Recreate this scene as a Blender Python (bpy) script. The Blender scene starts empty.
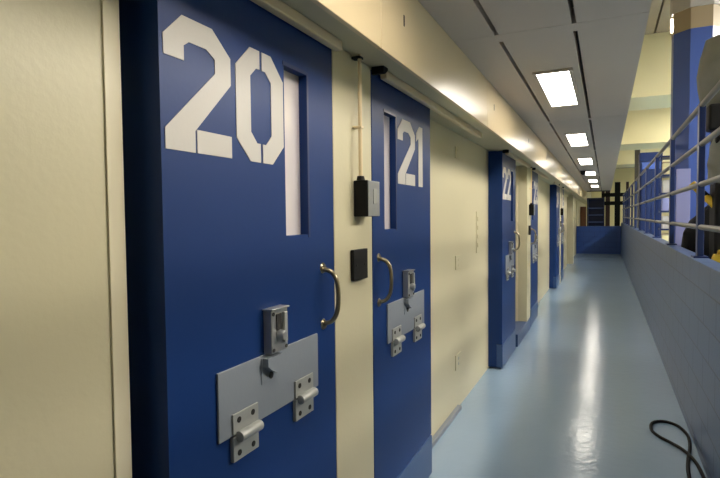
import bpy, bmesh, math, random
from mathutils import Vector, Matrix
random.seed(7)
S = bpy.context.scene
COL = S.collection

# ---------------------------------------------------------------- materials
def srgb(r, g, b):
    f = lambda c: (c/255/12.92) if c/255 <= .04045 else ((c/255+.055)/1.055)**2.4
    return (f(r), f(g), f(b), 1)

def paint(name, col, rough=.4, var=.06, bump=.05, scale=30, metal=0, coat=0, spec=.5, vscale=2.0):
    m = bpy.data.materials.new(name); m.use_nodes = True
    nt = m.node_tree; N = nt.nodes; L = nt.links
    b = N['Principled BSDF']
    b.inputs['Roughness'].default_value = rough
    b.inputs['Metallic'].default_value = metal
    b.inputs['Specular IOR Level'].default_value = spec
    b.inputs['Coat Weight'].default_value = coat
    b.inputs['Coat Roughness'].default_value = .12
    tc = N.new('ShaderNodeTexCoord')
    nz = N.new('ShaderNodeTexNoise'); nz.inputs['Scale'].default_value = vscale; nz.inputs['Detail'].default_value = 4
    L.new(tc.outputs['Object'], nz.inputs['Vector'])
    mx = N.new('ShaderNodeMix'); mx.data_type = 'RGBA'
    mx.inputs[6].default_value = tuple(c*(1-var) for c in col[:3])+(1,)
    mx.inputs[7].default_value = tuple(min(1, c*(1+var)) for c in col[:3])+(1,)
    L.new(nz.outputs['Fac'], mx.inputs[0]); L.new(mx.outputs[2], b.inputs['Base Color'])
    if bump:
        n2 = N.new('ShaderNodeTexNoise'); n2.inputs['Scale'].default_value = scale; n2.inputs['Detail'].default_value = 3
        L.new(tc.outputs['Object'], n2.inputs['Vector'])
        bp = N.new('ShaderNodeBump'); bp.inputs['Strength'].default_value = bump; bp.inputs['Distance'].default_value = .01
        L.new(n2.outputs['Fac'], bp.inputs['Height']); L.new(bp.outputs['Normal'], b.inputs['Normal'])
    return m

def emit(name, col, st):
    m = bpy.data.materials.new(name); m.use_nodes = True
    nt = m.node_tree; nt.nodes.clear()
    e = nt.nodes.new('ShaderNodeEmission'); o = nt.nodes.new('ShaderNodeOutputMaterial')
    e.inputs['Color'].default_value = col; e.inputs['Strength'].default_value = st
    nt.links.new(e.outputs[0], o.inputs[0]); return m

def block_paint(name, col, mortar, horiz='y', rough=.3):
    """painted concrete block wall: courses of 0.2 x 0.4 m with recessed joints"""
    m = paint(name, col, rough, .06, 0)
    nt = m.node_tree; N = nt.nodes; L = nt.links; b = N['Principled BSDF']
    geo = N.new('ShaderNodeNewGeometry'); sp = N.new('ShaderNodeSeparateXYZ'); cb = N.new('ShaderNodeCombineXYZ')
    L.new(geo.outputs['Position'], sp.inputs[0])
    L.new(sp.outputs['Y' if horiz == 'y' else 'X'], cb.inputs[0])
    ad = N.new('ShaderNodeMath'); ad.operation = 'ADD'; ad.inputs[1].default_value = -.069
    L.new(sp.outputs['Z'], ad.inputs[0]); L.new(ad.outputs[0], cb.inputs[1])
    br = N.new('ShaderNodeTexBrick'); br.inputs['Scale'].default_value = 1
    br.inputs['Brick Width'].default_value = .4; br.inputs['Row Height'].default_value = .2
    br.inputs['Mortar Size'].default_value = .006; br.inputs['Mortar Smooth'].default_value = .4
    L.new(cb.outputs[0], br.inputs['Vector'])
    old = b.inputs['Base Color'].links[0].from_socket
    mx = N.new('ShaderNodeMix'); mx.data_type = 'RGBA'
    L.new(br.outputs['Fac'], mx.inputs[0]); L.new(old, mx.inputs[6]); mx.inputs[7].default_value = mortar
    L.new(mx.outputs[2], b.inputs['Base Color'])
    inv = N.new('ShaderNodeMath'); inv.operation = 'SUBTRACT'; inv.inputs[0].default_value = 1
    L.new(br.outputs['Fac'], inv.inputs[1])
    nz = N.new('ShaderNodeTexNoise'); nz.inputs['Scale'].default_value = 45; nz.inputs['Detail'].default_value = 3
    L.new(geo.outputs['Position'], nz.inputs['Vector'])
    ma = N.new('ShaderNodeMath'); ma.operation = 'MULTIPLY_ADD'; ma.inputs[1].default_value = .35
    L.new(nz.outputs['Fac'], ma.inputs[0]); L.new(inv.outputs[0], ma.inputs[2])
    bp = N.new('ShaderNodeBump'); bp.inputs['Strength'].default_value = .35; bp.inputs['Distance'].default_value = .006
    L.new(ma.outputs[0], bp.inputs['Height']); L.new(bp.outputs['Normal'], b.inputs['Normal'])
    return m

M = {}
M['blue'] = paint('blue_door_enamel', srgb(24, 54, 110), .38, .08, .02, 60, spec=.22)
M['navy'] = paint('navy_frame_paint', srgb(19, 42, 92), .35, .08, .03, 60)
M['kick'] = paint('floor_lit_blue_enamel', srgb(46, 76, 124), .3, .12, .05, 60)  # door blue lightened: light reflected off the floor painted into the colour
M['cream'] = paint('cream_wall_paint', srgb(204, 196, 164), .42, .035, .06, 55)
M['creamgloss'] = paint('cream_gloss_steel', srgb(226, 206, 166), .28, .03, .03, 25)
M['stripcream'] = paint('pale_strip_paint', srgb(232, 222, 192), .4, .03, .03, 40)
M['white'] = paint('white_stencil_paint', srgb(196, 192, 186), .5, .04, .04, 80)
M['pane'] = paint('frosted_pane', srgb(214, 206, 210), .14, .03, 0, coat=.6)
M['ceil'] = paint('grey_ceiling_panel', srgb(196, 184, 170), .55, .03, .03, 40)
M['black'] = paint('black_plastic', srgb(11, 11, 12), .6, .1, .02, spec=.25)
M['slot'] = paint('dark_groove', srgb(38, 37, 35), .8, .1, 0)
M['galv'] = paint('galvanised_steel', srgb(172, 174, 174), .3, .14, .03, 60, metal=.6, vscale=25)
M['rail'] = paint('brushed_rail_steel', srgb(104, 102, 97), .38, .06, .02, 60, metal=.3)
M['flap'] = paint('grey_flap_paint', srgb(134, 141, 150), .4, .04, .04, 60)
M['hinge'] = paint('light_grey_hinge', srgb(170, 172, 168), .35, .06, .03, 60, metal=.2)
M['handle'] = paint('worn_nickel', srgb(156, 146, 122), .3, .15, .02, 60, metal=.85, vscale=30)
M['floor'] = paint('pale_blue_epoxy', srgb(148, 172, 196), .17, .06, .2, 16, vscale=1.2)
M['parapet'] = block_paint('blue_grey_block_paint', srgb(72, 91, 126), srgb(36, 47, 70), 'y', .3)
M['endblock'] = block_paint('deep_blue_block_paint', srgb(38, 76, 150), srgb(26, 52, 112), 'x', .4)
M['yellowcream'] = paint('pale_yellow_paint', srgb(240, 230, 180), .5, .03, .03, 30)
M['tan'] = paint('tan_paint', srgb(172, 154, 124), .45, .05, .03, 30)
M['colblue'] = paint('column_blue_paint', srgb(74, 99, 172), .3, .05, .03, 40)
M['lav'] = paint('lavender_board', srgb(150, 156, 206), .5, .06, .03, 40)
M['tarp'] = paint('grey_canvas', srgb(134, 136, 130), .85, .18, .3, 18, vscale=8)
M['palecanvas'] = paint('pale_grey_canvas', srgb(146, 146, 154), .85, .2, .3, 18, vscale=8)
M['yellow'] = paint('yellow_plastic', srgb(214, 178, 40), .4, .1, .03)
M['brown'] = paint('brown_wood', srgb(122, 78, 52), .5, .15, .04)
M['darkred'] = paint('dark_maroon_steel', srgb(52, 26, 24), .5, .1, .02)
M['diff'] = emit('lit_diffuser', (1, .92, .8, 1), 15.0)
M['cellbay'] = emit('lit_cell_lens', (1, .95, .86, 1), 34.0)
M['bay'] = emit('added_hall_lens', (1, .94, .84, 1), 110.0)

# ---------------------------------------------------------------- mesh helpers
class MB:
    def __init__(s): s.bm = bmesh.new()
    def box(s, x0, x1, y0, y1, z0, z1, bev=0, seg=2):
        b = bmesh.new(); bmesh.ops.create_cube(b, size=1)
        for v in b.verts:
            v.co = Vector(((x0+x1)/2+v.co.x*(x1-x0), (y0+y1)/2+v.co.y*(y1-y0), (z0+z1)/2+v.co.z*(z1-z0)))
        if bev: bmesh.ops.bevel(b, geom=b.edges[:], offset=bev, segments=seg, affect='EDGES', profile=.5)
        s.merge(b); return s
    def merge(s, b):
        me = bpy.data.meshes.new('tmp'); b.to_mesh(me); b.free(); s.bm.from_mesh(me); bpy.data.meshes.remove(me)
    def cyl(s, p0, p1, r, r2=None, n=20, bev=0):
        p0, p1 = Vector(p0), Vector(p1); d = p1-p0
        b = bmesh.new()
        bmesh.ops.create_cone(b, cap_ends=True, segments=n, radius1=r, radius2=r if r2 is None else r2, depth=d.length)
        if bev:
            ed = [e for e in b.edges if len(e.link_faces) == 2 and any(len(f.verts) > 4 for f in e.link_faces)]
            bmesh.ops.bevel(b, geom=ed, offset=bev, segments=2, affect='EDGES', profile=.5)
        mt = Matrix.Translation((p0+p1)/2) @ d.to_track_quat('Z', 'Y').to_matrix().to_4x4()
        b.transform(mt); s.merge(b); return s
    def tube(s, pts, r, n=10, sub=6):
        """smooth tube through points (Catmull-Rom)"""
        P = [Vector(p) for p in pts]; Q = []
        for i in range(len(P)-1):
            a, b, c, d = P[max(i-1, 0)], P[i], P[i+1], P[min(i+2, len(P)-1)]
            for k in range(sub):
                t = k/sub
                Q.append(.5*((2*b)+(c-a)*t+(2*a-5*b+4*c-d)*t*t+(3*b-a-3*c+d)*t**3))
        Q.append(P[-1]); bm = s.bm; rings = []; up = None
        for i, q in enumerate(Q):
            t = (Q[min(i+1, len(Q)-1)]-Q[max(i-1, 0)]).normalized()
            if up is None: up = t.orthogonal().normalized()
            up = (up-t*up.dot(t)).normalized(); sd = t.cross(up)
            rr = r[min(i*len(r)//len(Q), len(r)-1)] if isinstance(r, (list, tuple)) else r
            rings.append([bm.verts.new(q+(up*math.cos(a)+sd*math.sin(a))*rr) for a in [2*math.pi*k/n for k in range(n)]])
        for a, b in zip(rings, rings[1:]):
            for k in range(n): bm.faces.new((a[k], a[(k+1) % n], b[(k+1) % n], b[k]))
        bm.faces.new(rings[0][::-1]); bm.faces.new(rings[-1]); return s
    def prism_x(s, poly, x0, x1):
        """polygon in (y,z) extruded along x"""
        bm = s.bm
        a = [bm.verts.new((x0, y, z)) for y, z in poly]; b = [bm.verts.new((x1, y, z)) for y, z in poly]
        bm.faces.new(a); bm.faces.new(b[::-1]); n = len(poly)
        for i in range(n): bm.faces.new((a[i], a[(i+1) % n], b[(i+1) % n], b[i]))
        return s
    def prism_z(s, poly, z0, z1):
        bm = s.bm
        a = [bm.verts.new((x, y, z0)) for x, y in poly]; b = [bm.verts.new((x, y, z1)) for x, y in poly]
        bm.faces.new(a); bm.faces.new(b[::-1]); n = len(poly)
        for i in range(n): bm.faces.new((a[i], a[(i+1) % n], b[(i+1) % n], b[i]))
        return s
    def lathe(s, prof, c, n=28, wob=0, squash=1):
        """profile [(r,z)] turned about a vertical axis at c"""
        bm = s.bm; rings = []
        for r, z in prof:
            rings.append([bm.verts.new((c[0]+r*math.cos(a)*(1+wob*math.sin(5*a+z*9)+wob*.6*math.sin(9*a-z*21)),
                                        c[1]+squash*r*math.sin(a)*(1+wob*math.cos(4*a-z*7)), c[2]+z)) for a in [2*math.pi*k/n for k in range(n)]])
        for a, b in zip(rings, rings[1:]):
            for k in range(n): bm.faces.new((a[k], a[(k+1) % n], b[(k+1) % n], b[k]))
        bm.faces.new(rings[0][::-1]); bm.faces.new(rings[-1]); return s
    def build(s, name, mat, parent=None, smooth=None, origin=None):
        bmesh.ops.recalc_face_normals(s.bm, faces=s.bm.faces[:])
        if origin is not None: bmesh.ops.translate(s.bm, verts=s.bm.verts[:], vec=-Vector(origin))
        me = bpy.data.meshes.new(name); s.bm.to_mesh(me); s.bm.free()
        me.materials.append(mat if not isinstance(mat, str) else M[mat])
        if smooth:
            for p in me.polygons: p.use_smooth = True
            try: me.set_sharp_from_angle(angle=math.radians(smooth))
            except Exception: pass
        o = bpy.data.objects.new(name, me); COL.objects.link(o)
        if origin is not None: o.location = origin
        if parent: o.parent = parent
        return o

def tag(o, label=None, cat=None, group=None, kind=None):
    if label: o['label'] = label
    if cat: o['category'] = cat
    if group: o['group'] = group
    if kind: o['kind'] = kind
    return o
def empty(name, loc):
    o = bpy.data.objects.new(name, None); o.empty_display_size = .1; o.location = loc; COL.objects.link(o); return o

# ---------------------------------------------------------------- key dimensions (metres; X across, Y along the corridor)
XD, XW, XP = -.93, -1.07, .55         # door faces, wall panels, parapet face
PITCH = 5.4                           # two cells
Y0, W = .915, .845                    # first door's left edge, door width
PIER = (1.765, 2.122)
ZS, ZC = 2.2, 2.5                     # soffit and corridor ceiling
XB = -.76                             # face of the bulkhead
YE = 23.0                             # low wall that closes the corridor

# ---------------------------------------------------------------- setting
tag(MB().box(-3.2, 9, -4, 34, -.15, 0).build('floor', 'floor'), 'glossy pale blue epoxy floor along the corridor', 'floor', kind='structure')

# left wall: recessed panels with doorways
w = MB()
edges = []
y = -4.0
for k in range(0, 4):
    b = k*PITCH
    for (a, c) in ((Y0+.05+b, Y0+W-.02+b), (PIER[1]+.04+b, PIER[1]+W-.05+b)):
        edges.append((a, c))
edges.append((Y0+.05+4*PITCH, Y0+W-.02+4*PITCH))
for (a, c) in edges:
    w.box(XW-.12, XW, y, a, 0, 2.52); w.box(XW-.12, XW, a, c, 2.12, 2.52); y = c
w.box(XW-.12, XW, y, 34, 0, 2.52)
tag(w.build('wall_left', 'cream'), 'cream painted wall panels between the cell doors', 'wall', kind='structure')
for k in range(4):
    a, c = PIER[0]+k*PITCH, PIER[1]+k*PITCH
    tag(MB().box(XW+.0005, XD, a, c, 0 if k != 1 else .15, ZS-.002, .004).build('trim_%d' % (k+1), 'cream'),
        ['cream pier with black boxes between doors 20 and 21', 'cream pier right of the open doorway by door 22',
         'third cream pier down the corridor between far doors', 'farthest cream pier between far doors'][k], 'wall pier', kind='structure')
# slim upright beside door 20
tag(MB().box(XW+.0005, -1.0, -3.99, .8215, 0, ZS-.002).build('wall_near', 'cream'), 'cream wall at the left edge beside door 20', 'wall', kind='structure')
tag(MB().box(XW+.0005, -.995, .822, .8655, .0, ZS-.002, .001).build('trim_5', 'stripcream'), 'slim cream upright strip at the left of door 20', 'trim', kind='structure')
tag(MB().box(XW+.002, XW+.028, PIER[0]+PITCH-.012, PIER[0]+PITCH-.0005, .15, ZS-.002, .001).build('trim_26', 'stripcream'), 'pale upright strip on the far jamb of the open doorway', 'trim', kind='structure')
# threshold under the open doorway and its pier
for k in (1,):
    tag(MB().box(XW-.12, XD+.004, PIER[0]+k*PITCH-W+.03, PIER[1]+k*PITCH, 0.0, .149, .006).build('trim_6' if k == 1 else 'trim_25', 'kick'),
        'blue raised threshold under the open doorway beside door 22' if k == 1 else 'blue raised threshold under the far open doorway', 'threshold', kind='structure')
# floor guide rails beside the doors
for k in range(2):
    tag(MB().box(XW+.0005, XW+.035, PIER[1]+W+.03+k*PITCH, 4.12+k*PITCH, 0.0, .032, .004).build('trim_%d' % (7+k), 'flap'),
        ['low grey guide rail on the floor just past door 21', 'low grey guide rail on the floor farther down past door 23'][k], 'guide rail', kind='structure')
# soffit over the doors with the hoods of the sliding gear
so = MB().box(XW-.12, XB-.02, -4, 34, ZS, ZC+.3)
tag(so.build('trim_9', 'cream'), 'cream underside above the row of doors', 'soffit', kind='structure')
for i, (a, c) in enumerate(((-.6, 1.772), (2.205, 4.2), (5.45, 7.16), (7.61, 9.6), (10.9, 12.57), (13.01, 15.0), (16.3, 17.8))):
    tag(MB().box(-.922, -.888, a, c, 2.162, ZS-.0005, .006).build('trim_%d' % (10+i), 'creamgloss'),
        ['cream track hood over door 20', 'cream track hood over door 21', 'cream track hood over the open doorway beside door 22',
         'cream track hood over the door after the doorway', 'cream track hood over the fifth door', 'cream track hood over the sixth door',
         'cream track hood farthest down the wall'][i], 'track hood', kind='structure')
# bulkhead: steel cover panels with fine seams and key slots
bk = MB(); y = 1.835-3*1.935
n = 0
while y < 25:
    bk.box(XB-.0195, XB, y+.0015, y+1.935-.0015, 2.172, ZC-.0005, .0015, 1); y += 1.935
bulk = tag(bk.build('trim_17', 'creamgloss'), 'glossy cream bulkhead running along the corridor above the doors', 'bulkhead', kind='structure')
for k in range(-1, 5):
    yy = 2.08+k*1.935
    MB().box(XB-.001, XB+.0015, yy-.006, yy+.006, 2.33, 2.375, .002).build('key_slot', 'slot', bulk)

# corridor ceiling: grey panels, two dark grooves, plain bands at the panel joints
XR = .179
c = MB(); gx = (-.53, -.151); gw = .011
seams = [2.93+2.83*k for k in range(-3, 8)]
xs = [(XB, gx[0]-gw), (gx[0]+gw, gx[1]-gw), (gx[1]+gw, XR)]
for i, s0 in enumerate(seams[:-1]):
    for (a, b) in xs: c.box(a, b, s0+.06, seams[i+1]-.06, ZC, ZC+.08)
    c.box(XB, XR, s0-.06, s0+.06, ZC-.001, ZC+.08)
ceiling = tag(c.build('ceiling', 'ceil'), 'grey panelled corridor ceiling with two dark grooves', 'ceiling', kind='structure')
MB().box(XB, XR-.01, -6, 25.6, ZC+.0805, ZC+.12).build('groove_backing', 'slot', ceiling)
tag(MB().box(XB-.02, XR, -5.6, 25.8, ZC+.121, 2.86).build('trim_18', 'ceil'), 'grey edge of the slab above the corridor', 'slab', kind='structure')

# parapet and closing wall
tag(MB().box(XP, XP+.11, -4, YE+.2, 0, 1.235, .006).build('wall_right', 'parapet'), 'blue grey painted block parapet along the right of the floor', 'wall', kind='structure')
tag(MB().box(XW+.001, XP-.001, YE, YE+.2, 0, 1.1, .006).build('wall_end', 'endblock'), 'low deep blue block wall closing the corridor', 'wall', kind='structure')

# hall beyond the parapet
tag(MB().box(-3.2, 9, 34, 34.2, 0, 4.2145).build('wall_far', 'yellowcream'), 'pale yellow far wall of the hall', 'wall', kind='structure')
tag(MB().box(9, 9.2, -4, 34, 0, 4.2145).build('wall_hall', 'yellowcream'), 'pale yellow side wall across the hall', 'wall', kind='structure')
tag(MB().box(-3.2, 9.2, -4.2, -4, 0, 4.2145).build('wall_back', 'stripcream'), 'cream wall behind the viewer', 'wall', kind='structure')
tag(MB().box(XB-.2, XB-.05, -4, 34, 2.861, 4.2145).build('wall_upper', 'cream'), 'cream wall above the walkway', 'wall', kind='structure')
hc = MB()
hc.box(XB-.2, .62, -4, 34, 4.215, 4.315); hc.box(.645, 1.6, -4, 34, 4.215, 4.315); hc.box(1.625, 9.2, -4, 34, 4.215, 4.315)
hall_ceiling = tag(hc.build('ceiling_hall', 'tan'), 'tan upper ceiling of the hall with dark groove', 'ceiling', kind='structure')
MB().box(.3, 2, -4, 34, 4.3155, 4.34).build('groove_backing', 'slot', hall_ceiling)
for i, (a, b) in enumerate(((9, 10.1), (14.8, 16.2), (20.6, 22.0))):
    tag(MB().box(XR+.02, 8.99, a, b, 3.3, 4.214, .002).build('trim_%d' % (19+i), 'yellowcream'),
        ['nearest pale yellow crossbeam over the hall', 'middle pale yellow crossbeam over the hall', 'farthest pale yellow crossbeam over the hall'][i],
        'crossbeam', kind='structure')

# the open cell behind door 22
cells = []
for k in (1,):
  ca, cb = PIER[0]+k*PITCH-W-.6, PIER[0]+k*PITCH+.02
  cells.append((ca, cb))
  cell = MB()
  cell.box(-3.2, XW-.1205, cb, cb+.1, 0, 2.5); cell.box(-3.2, XW-.1205, ca-.1, ca, 0, 2.5)
  cell.box(-3.2, -3.1, ca, cb, 0, 2.5); cell.box(-3.2, XW-.1205, ca-.1, cb+.1, 2.5, 2.6)
  tag(cell.build('wall_cell', 'cream'), ['cream inner walls of the cell that door 22 opens', 'cream inner walls of the far open cell'][k-1], 'wall', kind='structure')

# ---------------------------------------------------------------- door digits (stencil)
H = .326
def mir(p, w): return [(w-a, b) for a, b in p][::-1]
DG = {
 '2': ([[(0,.219),(0,.266),(.062,.326),(.169,.326),(.241,.268),(.241,.196),(.1,.054),(.1,0),(0,0),(0,.049),(.178,.213),(.178,.249),(.146,.268),(.085,.268),(.066,.255),(.066,.219)],
        [(.106,0),(.241,0),(.241,.058),(.106,.058)]], .241),
 '0': ([[(.112,.326),(.066,.326),(0,.262),(0,.06),(.062,0),(.112,0),(.112,.055),(.095,.055),(.066,.085),(.066,.245),(.095,.272),(.112,.272)],
        mir([(.112,.326),(.066,.326),(0,.262),(0,.06),(.062,0),(.112,0),(.112,.055),(.095,.055),(.066,.085),(.066,.245),(.095,.272),(.112,.272)], .235)], .235),
 '1': ([[(.035,0),(.1,0),(.1,.326),(.05,.326),(0,.285),(0,.24),(.035,.262)]], .1),
 '3': ([[(0,.219),(0,.266),(.062,.326),(.169,.326),(.235,.268),(.235,.2),(.2,.163),(.235,.126),(.235,.06),(.169,0),(.062,0),(0,.06),(0,.107),(.066,.107),(.066,.075),(.085,.058),(.146,.058),(.17,.08),(.17,.115),(.15,.135),(.09,.135),(.09,.191),(.15,.191),(.17,.211),(.17,.248),(.146,.268),(.085,.268),(.066,.255),(.066,.219)]], .235),
 '4': ([[(.13,0),(.195,0),(.195,.07),(.235,.07),(.235,.128),(.195,.128),(.195,.326),(.13,.326),(0,.128),(0,.07),(.13,.07)]], .235),
 '5': ([[(0,.326),(.22,.326),(.22,.268),(.064,.268),(.064,.205),(.165,.205),(.235,.15),(.235,.06),(.169,0),(.062,0),(0,.05),(0,.098),(.064,.098),(.085,.058),(.146,.058),(.17,.08),(.17,.13),(.15,.15),(0,.15)]], .235),
}

# ---------------------------------------------------------------- cell doors (origin: foot of the left edge, on the door face)
def make_door(idx, yl, num, right, label, bumper=True):
    d = empty('door_%d' % idx, (XD, yl, 0))
    tag(d, label, 'door', 'numbered cell doors', 'structure')
    def b(mb, name, mat, parent=d, smooth=None): return mb.build(name, mat, parent, smooth)
    wy0, wy1 = (.14, .285) if right else (.519, .657)          # slit window
    wz0, wz1 = 1.488, 2.03
    top = 2.186
    sl = MB()
    for q in ((0, wy0, .255, top), (wy1, W, .255, top), (wy0, wy1, .255, wz0), (wy0, wy1, wz1, top)):
        sl.box(-.055, 0, q[0], q[1], q[2], q[3])
    b(sl, 'door_panel', 'blue')
    b(MB().box(-.055, .004, 0, W, .02, .248, .003), 'kick_plate', 'kick')
    b(MB().box(-.1385, -.0555, .006, .05, .02, 2.19), 'back_flange', 'blue')
    b(MB().box(-.05, -.03, wy0, wy1, wz0, wz1), 'window_pane', 'pane')
    fr = MB()
    fr.box(0, .002, wy1, wy1+.012, wz0-.01, wz1+.01); fr.box(0, .002, wy0-.008, wy1, wz1, wz1+.012)
    b(fr, 'window_frame', 'navy')
    # number
    yy = .315 if right else .012
    zb = 1.71
    if right: sc = {'2': 1.07, '1': 1.0}.get(num[1], 1.0)
    for ch in num:
        polys, wd = DG[ch]; k = 1.06 if right else 1.0
        m = MB()
        for p in polys: m.prism_x([(yy+a*k, zb+z) for a, z in p], .0, .0018)
        b(m, 'digit', 'white'); yy += wd*k+.022
    # pull handle
    hy = .065 if right else .757
    h = MB().tube([(0.0, hy, 1.358), (.012, hy, 1.357), (.034, hy+.006, 1.347), (.052, hy+.01, 1.315), (.057, hy+.011, 1.26), (.052, hy+.01, 1.205), (.034, hy+.006, 1.172), (.012, hy, 1.162), (0.0, hy, 1.161)], .0085, 10, 5)
    h.cyl((0, hy, 1.362), (.006, hy, 1.362), .02, .016, 16); h.cyl((0, hy, 1.157), (.006, hy, 1.157), .02, .016, 16)
    b(h, 'pull_handle', 'handle', d, 50)
    # food flap with its tab, lock box above, two hinges below
    f0, f1 = (.155, .70) if right else (.17, .702)
    fl = b(MB().box(.0, .007, f0, f1, .947, 1.136, .002), 'food_flap', 'flap')
    ty = (f0+f1)/2-.04 if not right else (f0+f1)/2-.02
    b(MB().box(.007, .0095, ty-.035, ty+.045, 1.05, 1.13, .001), 'hasp_plate', 'flap', fl)
    tb = MB().prism_x([(ty-.03, 1.128), (ty+.045, 1.128), (ty+.045, 1.085), (ty+.02, 1.075), (ty-.01, 1.09), (ty-.03, 1.105)], .0095, .03)
    b(tb, 'hasp_tab', 'flap', fl)
    b(MB().cyl((.0095, ty+.012, 1.068), (.011, ty+.012, 1.068), .011, n=14), 'keyhole', 'slot', fl)
    ly = .385 if not right else .375
    lk = b(MB().box(0, .03, ly, ly+.088, 1.137, 1.268, .003), 'lock_box', 'galv')
    b(MB().box(.03, .033, ly+.024, ly+.05, 1.205, 1.255, .001), 'lock_recess', 'slot', lk)
    b(MB().box(.03, .041, ly+.056, ly+.073, 1.165, 1.258, .003), 'lock_bolt', 'hinge', lk)
    b(MB().cyl((.03, ly+.04, 1.19), (.052, ly+.04, 1.19), .017, .014, 16, .003), 'lock_knob', 'galv', lk)
    b(MB().box(.0, .036, ly-.003, ly+.091, 1.268, 1.273, .001), 'lock_cap', 'galv', lk)
    for (sy, sz) in ((.01, 1.257), (.01, 1.148), (.078, 1.148)):
        b(MB().cyl((.03, ly+sy, sz), (.032, ly+sy, sz), .006, n=10), 'screw', 'slot', lk)
    for hy0 in ((f0+.05, f0+.37) if right else (f0+.052, f0+.372)):
        hg = b(MB().box(.007, .0125, hy0, hy0+.115, .951, 1.008, .0015).box(.0, .0125, hy0, hy0+.115, .875, .945, .0015), 'hinge', 'hinge')
        b(MB().cyl((.022, hy0+.012, .945), (.022, hy0+.108, .945), .0155, n=16, bev=.002), 'hinge_knuckle', 'hinge', hg, 40)
        for (sy, sz) in ((.025, .988), (.088, .988), (.025, .895), (.088, .895)):
            b(MB().cyl((.0125, hy0+sy, sz), (.0138, hy0+sy, sz), .0085, n=12), 'screw', 'slot', hg)
    if bumper:
        b(MB().prism_x([(.0, 2.166), (.02, 2.166), (.05, 2.186), (.05, 2.197), (.0, 2.197)], .001, .058), 'stop_bumper', 'black')
    return d

make_door(1, Y0, '20', False, 'blue cell door stencilled 20, nearest and largest', False)
make_door(2, PIER[1]+.005, '21', True, 'blue cell door stencilled 21, just past the pier with black boxes')
make_door(3, Y0+PITCH-.975, '22', False, 'blue cell door stencilled 22, slid open in front of the cream wall')
make_door(4, PIER[1]+.005+PITCH, '23', True, 'blue cell door right after the doorway that door 22 leaves open')
make_door(5, Y0+2*PITCH, '24', False, 'blue cell door fifth from the camera with its left edge showing')
make_door(6, PIER[1]+.005+2*PITCH, '25', True, 'blue cell door sixth from the camera, just past the third pier')

# ---------------------------------------------------------------- fittings on the piers and wall panels
plab = ['black door switch box with steel plate on pier between doors 20 and 21', 'small black switch box on the pier by the open doorway', 'tiny black switch box on the third pier down the corridor']
clab = ['cream conduit rising from switch box between doors 20 and 21', 'thin cream conduit on the pier by the open doorway', 'thin cream conduit on the third pier down the corridor']
slab_ = ['flat black plate on pier below the switch box near door 20', 'flat black plate on the pier by the open doorway', 'flat black plate on the third pier down the corridor']
for k in range(3):
    y = 1.935+k*PITCH
    e = tag(empty('switch_box', (XD, y, 1.62)), plab[k], 'switch box', 'pier switch boxes')
    MB().box(0.0005, .062, 0, .118, -.072, .075, .004).build('box_body', 'black', e)
    MB().box(.0625, .066, .004, .118, -.07, .073, .001).build('face_plate', 'galv', e)
    MB().box(.066, .069, .05, .085, -.02, .04, .001).build('switch_window', 'hinge', e)
    MB().cyl((.03, .008, .075), (.03, .008, .092), .018, .014, 14, .002).build('cable_gland', 'black', e)
    cz = tag(empty('conduit', (XD+.03, y+.008, 1.713)), clab[k], 'conduit', 'pier conduits')
    MB().tube([(0, 0, 0), (0, 0, .484)], .0085, 10, 4).build('pipe', 'creamgloss', cz, 50)
    MB().box(-.0295, .0095, -.016, .016, .466, .476, .002).build('clip', 'slot', cz)
    MB().box(-.0295, .0105, -.012, .012, .19, .2, .002).build('clip', 'creamgloss', cz)
    p = tag(empty('wall_switch_plate', (XD, 1.9+k*PITCH, 1.35)), slab_[k], 'plate', 'black pier plates')
    MB().box(0.0005, .016, 0, .138, -.062, .064, .003).build('plate', 'black', p)
    for sy in (.03, .108): MB().cyl((.016, sy, 0), (.018, sy, 0), .006, n=10).build('screw', 'slot', p)
pl = [(4.12, 2.045, .13, .09, 'small square cream plate high on wall between doors 21 and 22'),
      (4.13, 1.18, .15, .11, 'small cream outlet plate at waist height between doors 21 and 22'),
      (4.13, .385, .16, .12, 'small cream outlet plate low on wall between doors 21 and 22')]
for (y, z, w_, h_, lb) in pl:
    o = tag(empty('outlet_plate', (XW, y, z)), lb, 'outlet', 'cream wall plates')
    MB().box(.0005, .008, -w_/2, w_/2, -h_/2, h_/2, .003).build('plate', 'cream', o)
    for s_ in (-.022, .022): MB().cyl((.008, 0, s_), (.0095, 0, s_), .012, n=12).build('socket', 'hinge' if z < 1 else 'cream', o)
o = tag(empty('wall_intercom', (XW, 4.86, 1.4)), 'tall narrow cream panel on wall just left of door 22', 'intercom')
MB().box(.0005, .007, -.07, .07, -.19, .19, .003).build('plate', 'cream', o)
for z in (-.12, -.04, .04, .12): MB().box(.007, .014, -.04, .04, z-.02, z+.02, .003).build('button', 'cream', o)

# ---------------------------------------------------------------- ceiling lights
names = {0: 'largest and nearest rectangular ceiling light in the photo', 1: 'second nearest rectangular light in the corridor ceiling', 2: 'third rectangular light down the corridor ceiling',
         3: 'fourth rectangular light down the corridor ceiling, beside the dome camera', 4: 'fifth rectangular light down the corridor ceiling, past the dome camera', 5: 'farthest rectangular light at the end of the corridor ceiling',
         -1: 'rectangular ceiling light overhead beside door 20', -2: 'rectangular ceiling light behind the viewer'}
for k in range(-1, 6):
    y = 3.74+2.93*k
    e = tag(empty('ceiling_light', (-.3275, y+.575, ZC)), names[k], 'ceiling light', 'corridor ceiling lights')
    f = MB()
    f.box(-.125, -.102, -.6, .6, -.014, -.0005); f.box(.102, .125, -.6, .6, -.014, -.0005)
    f.box(-.102, .102, -.6, -.575, -.014, -.0005); f.box(-.102, .102, .575, .6, -.014, -.0005)
    f.build('frame', 'ceil', e)
    MB().box(-.1018, .1018, -.5748, .5748, -.010, -.004).build('diffuser', 'diff', e)
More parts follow.
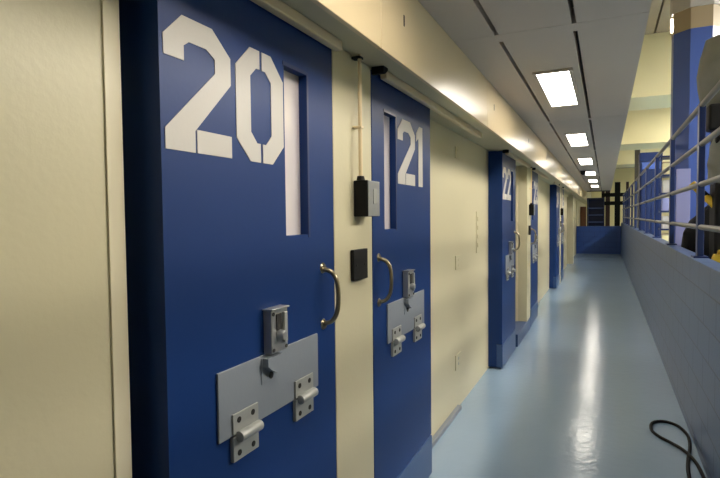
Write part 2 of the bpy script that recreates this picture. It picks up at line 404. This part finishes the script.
e = tag(empty('security_camera', (-.45, 12.35, ZC)), 'small black dome camera under the ceiling far down the corridor', 'camera')
MB().cyl((0, 0, -.0005), (0, 0, -.03), .06, n=20, bev=.004).build('mount', 'black', e)
MB().lathe([(.052, -.03), (.05, -.055), (.036, -.08), (.012, -.094)], (0, 0, 0), 20).build('dome', 'black', e, 60)

# cell lamp, then unseen hall lamps added to light the crossbeams and column
def bay(name, x, y, z, sx, sy, label, cat, group=None, mat='bay'):
    e = tag(empty(name, (x, y, z)), label, cat, group)
    MB().box(-sx/2-.03, sx/2+.03, -sy/2-.03, sy/2+.03, -.05, -.0005, .005).build('housing', 'ceil', e)
    MB().box(-sx/2, sx/2, -sy/2, sy/2, -.056, -.0505).build('lens', mat, e)
for k, (ca, cb) in enumerate(cells): bay('cell_lamp', -1.75, ca+.7, 2.499, .35, .35, ['square lamp on the ceiling of the cell that door 22 opens', 'square lamp on the ceiling of the far open cell'][k], 'lamp', None, 'cellbay')
for i, (x, y) in enumerate(((3.5, 4.2), (3.7, 7.2), (2.9, 12.4), (4.1, 18.4), (5.4, 28.0))):
    bay('added_hall_lamp', x, y, 4.2149, .6, 1.5, ['nearest', 'second nearest', 'middle', 'fourth', 'farthest'][i]+' rectangular lamp added out of view to light the hall', 'lamp', 'added hall lamps')
e = tag(empty('wall_lamp', (.69, 7.0, 3.6)), 'small bright upright tube lamp beside the blue column', 'lamp')
MB().box(-.045, -.02, -.02, .02, -.02, .16, .004).build('lamp_back', 'creamgloss', e)
MB().box(-.042, -.023, -.032, -.0205, 0, .14, .004).build('lamp_tube', 'cellbay', e)

# ---------------------------------------------------------------- railing on the parapet
e = tag(empty('railing', (.61, -3, 1.235)), 'blue posts with four grey steel rails on top of the block parapet', 'railing')
for z in (1.452, 1.755, 2.038, 2.312):
    MB().cyl((0, 0, z-1.235), (0, 26, z-1.235), .0195, n=14).build('rail', 'rail', e, 40)
for k in range(15):
    y = 4.43+1.8*(k-3)
    if y > 22.9: break
    p = MB().box(-.02, .02, y+3-.04, y+3+.04, 0.012, 1.09, .004); p.box(-.045, .045, y+3-.07, y+3+.07, 0.0, .012, .002)
    p.build('post', 'navy', e)

# ---------------------------------------------------------------- extension cord on the floor
cord = [(.43, 2.6), (.445, 3.1), (.455, 3.55), (.478, 3.78), (.512, 3.98), (.527, 4.12), (.525, 4.24), (.49, 4.37), (.43, 4.43), (.364, 4.42), (.318, 4.35),
        (.309, 4.22), (.345, 4.12), (.405, 4.04), (.455, 3.94), (.497, 3.85), (.525, 3.7), (.53, 3.4), (.52, 3.0), (.5, 2.5)]
cz = [.011]*len(cord); cz[15] = .014; cz[14] = .02
tag(MB().tube([(x, y, z) for (x, y), z in zip(cord, cz)], .0105, 10, 6).build('extension_cord', 'black', None, 60), 'black cord looped on the blue floor beside the parapet', 'cord')

# ---------------------------------------------------------------- column and things in the hall
e = tag(empty('column', (.915, 6.99, 0)), 'eight-sided blue column with tan top band behind the rails', 'column')
def octo(a): 
    r = a/math.cos(math.pi/8)
    return [(r*math.cos(math.pi/8+k*math.pi/4), r*math.sin(math.pi/8+k*math.pi/4)) for k in range(8)]
MB().prism_z(octo(.245), 0, 3.545).build('shaft', 'colblue', e)
MB().prism_z(octo(.247), 3.545, 3.77).build('top_band', 'tan', e)
MB().prism_z(octo(.262), 3.77, 4.214).build('capital', 'white', e)

tag(MB().box(.672, .80, 6.46, 6.485, 0, 2.02, .003).build('board', 'lav'), 'pale lavender board standing upright in front of the blue column', 'board')

# shrouded equipment mast
e = tag(empty('equipment_mast', (1.0, 5.45, 0)), 'tall dark mast with grey canvas covers behind the rails at right', 'equipment')
MB().box(-.16, .2, -.12, .16, 0, 2.9, .02).build('mast', 'black', e)
MB().lathe([(.05, 1.28), (.22, 1.26), (.27, 1.1), (.295, .95), (.285, .85), (.26, .72), (.19, .6), (.1, .56)][::-1], (0, 0, 1.78), 30, .03, .8).build('canvas_hood', 'tarp', e, 60)
MB().lathe([(.12, 0), (.24, .03), (.26, .2), (.235, .35), (.2, .42), (.1, .45)], (.05, -.02, 1.78), 30, .05, .8).build('canvas_wrap', 'tarp', e, 60)
MB().lathe([(.2, 0), (.24, .1), (.22, .4), (.235, .7), (.2, 1.0), (.21, 1.3), (.22, 1.6), (.17, 1.72)], (.07, 0, .03), 30, .06, .8).build('lower_cover', 'palecanvas', e, 60)
MB().box(-.23, .1, -.22, -.05, 2.24, 2.46, .02).build('control_box', 'black', e)
ar = MB().tube([(-.30, .12, 1.82), (-.21, .08, 1.71), (-.10, .0, 1.57), (-.04, -.06, 1.50)], .032, 14).build('boom_arm', 'yellow', e, 50)
MB().tube([(-.225, .085, 1.728), (-.19, .072, 1.687)], .0335, 14).build('stripe', 'black', ar, 50)

# bench with a black bag, yellow barrel
e = tag(empty('workbench', (.99, 6.1, 0)), 'dark workbench standing behind the parapet under the black bag', 'workbench')
MB().box(-.31, .31, -.29, .29, 1.04, 1.1, .006).build('bench_top', 'brown', e)
for sx in (-.27, .27):
    for sy in (-.25, .25): MB().box(sx-.025, sx+.025, sy-.025, sy+.025, 0, 1.04, .003).build('leg', 'slot', e)
e = tag(empty('duffel_bag', (.96, 6.1, 1.1)), 'slumped black bag on the workbench behind the rails', 'bag')
MB().lathe([(.1, .0), (.24, .02), (.28, .12), (.27, .26), (.2, .38), (.12, .46), (.06, .53), (.03, .55)], (0, 0, 0), 28, .06, .75).build('bag_body', 'black', e, 60)
MB().tube([(-.12, -.1, .36), (-.15, -.17, .45), (-.05, -.2, .52), (.06, -.16, .44), (.08, -.1, .35)], .012, 8).build('strap', 'slot', e, 60)
e = tag(empty('barrel', (.87, 4.86, 0)), 'yellow barrel behind the parapet at the right edge', 'barrel')
MB().lathe([(.115, 0), (.125, .02), (.125, .4), (.132, .42), (.125, .44), (.125, .84), (.132, .86), (.125, .88), (.122, 1.2), (.11, 1.23)], (0, 0, 0), 28).build('body', 'yellow', e, 40)
MB().cyl((0, 0, 1.2305), (0, 0, 1.265), .085, .08, 24, .005).build('lid', 'yellow', e, 40)

# rack with boxes
e = tag(empty('storage_rack', (1.05, 11.0, 0)), 'dark blue storage rack with pale boxes behind the rails', 'rack')
shelves = [.3, .62, .94, 1.26, 1.58, 1.9, 2.22, 2.55]
for z in shelves: MB().box(-.16, .2, -.25, .25, z, z+.03, .003).build('shelf', 'navy', e)
for sx in (-.175, .2):
    for sy in (-.24, .22): MB().box(sx, sx+.02, sy, sy+.03, 0, 2.6, .002).build('upright', 'navy', e)
bl = ['white carton on the lowest storage rack shelf', 'white carton on the second storage rack shelf', 'tan carton on the third storage rack shelf', 'white carton on the fourth storage rack shelf',
      'lavender carton on the fifth storage rack shelf', 'white carton on the sixth storage rack shelf', 'tan carton on the top storage rack shelf']
for i, z in enumerate(shelves[:-1]):
    bx = tag(empty('storage_box', (1.055, 11.0, z+.03)), bl[i], 'box', 'boxes on the rack')
    MB().box(-.14, .16, -.2, .2, 0, .2, .006).build('carton', ['white', 'white', 'yellowcream', 'white', 'lav', 'white', 'yellowcream'][i], bx)
    MB().box(-.145, .165, -.205, .205, .2, .225, .004).build('lid', ['white', 'white', 'tan', 'white', 'lav', 'white', 'tan'][i], bx)

# tall blue cabinet, steel post
e = tag(empty('tall_cabinet', (.95, 14.2, 0)), 'tall dark blue steel cabinet beyond the rails', 'cabinet')
MB().box(-.235, .22, -.18, .4, 0, 2.78, .008).build('carcass', 'navy', e)
MB().box(-.19, .2, -.195, -.181, 2.6, 2.76, .003).build('header_panel', 'colblue', e)
MB().box(-.22, -.012, -.2, -.181, .1, 2.55, .004).build('door_leaf', 'navy', e)
MB().box(.012, .205, -.2, -.181, .1, 2.55, .004).build('door_leaf', 'navy', e)
MB().box(-.03, -.02, -.215, -.2, 1.2, 1.4, .002).build('handle', 'rail', e)
MB().box(-.245, .23, -.19, .41, 2.781, 2.99, .008).build('plinth_top', 'navy', e)
e = tag(empty('steel_post', (.85, 18.0, 0)), 'slim grey post reaching the beams beyond the rails', 'post')
MB().box(-.07, .07, -.07, .07, .02, 4.214, .005).build('shaft', 'rail', e)
MB().box(-.12, .12, -.12, .12, 0, .02, .003).build('foot_plate', 'rail', e)

# beyond the closing wall
e = tag(empty('shelf_unit', (-.42, 26.0, 0)), 'dark blue shelving unit behind the low end wall', 'shelf unit')
su = MB(); su.box(-.35, -.31, 0, .5, 0, 2.31); su.box(.32, .36, 0, .5, 0, 2.31); su.box(-.35, .36, .47, .5, 0, 2.31); su.box(-.35, .36, 0, .5, 2.27, 2.31)
su.build('carcass', 'navy', e)
for z in (.5, .9, 1.23, 1.543, 1.855): 
    MB().box(-.309, .319, .02, .469, z-.015, z+.015).build('shelf', 'navy', e); MB().box(-.309, .319, 0, .0195, z-.02, z+.02, .003).build('shelf_edge', 'colblue', e)
e = tag(empty('wooden_cabinet', (-.95, 26.0, 0)), 'narrow brown wooden cabinet at far left behind the end wall', 'cabinet')
MB().box(-.1, .14, 0, .4, 0, 1.93, .006).build('carcass', 'brown', e); MB().box(-.085, .125, -.018, -.0005, .06, 1.88, .004).build('door_leaf', 'brown', e)
MB().cyl((.1, -.018, 1.0), (.1, -.045, 1.0), .014, n=12).build('knob', 'rail', e)
e = tag(empty('steel_gantry', (.3, 28.0, 0)), 'dark steel gantry of posts and crossbars far behind the end wall', 'gantry')
for x, ww, mt in ((-.42, .07, 'darkred'), (-.22, .1, 'darkred'), (.2, .12, 'black'), (.62, .06, 'darkred')):
    MB().box(x-ww, x+ww, -.05, .05, 0, 3.1, .005).build('post', mt, e)
for z in (2.1, 2.5): MB().box(-.49, .74, -.07, -.0505, z-.09, z+.09, .004).build('crossbar', 'black', e)

# ---------------------------------------------------------------- world, camera
wd = bpy.data.worlds.new('world'); S.world = wd; wd.use_nodes = True
wd.node_tree.nodes['Background'].inputs[0].default_value = (.9, .92, 1, 1)
wd.node_tree.nodes['Background'].inputs[1].default_value = .05
cam = bpy.data.cameras.new('camera'); co = bpy.data.objects.new('camera', cam); COL.objects.link(co)
cam.sensor_width = 36; cam.lens = 527/720*36; cam.clip_start = .02
yaw, pit, roll = math.radians(25.0), math.radians(2.35), math.radians(-.57)
cy, sy, cp, sp = math.cos(yaw), math.sin(yaw), math.cos(pit), math.sin(pit)
fw = Vector((-sy*cp, cy*cp, -sp)); r = Vector((cy, sy, 0)); u = r.cross(fw)
r2 = r*math.cos(roll)+u*math.sin(roll); u2 = -r*math.sin(roll)+u*math.cos(roll)
co.matrix_world = Matrix(((r2.x, u2.x, -fw.x, 0), (r2.y, u2.y, -fw.y, 0), (r2.z, u2.z, -fw.z, 1.545), (0, 0, 0, 1)))
S.camera = co
S.view_settings.view_transform = 'Standard'; S.view_settings.look = 'None'
S.view_settings.gamma = 1; S.view_settings.exposure = .15; S.view_settings.use_curve_mapping = False
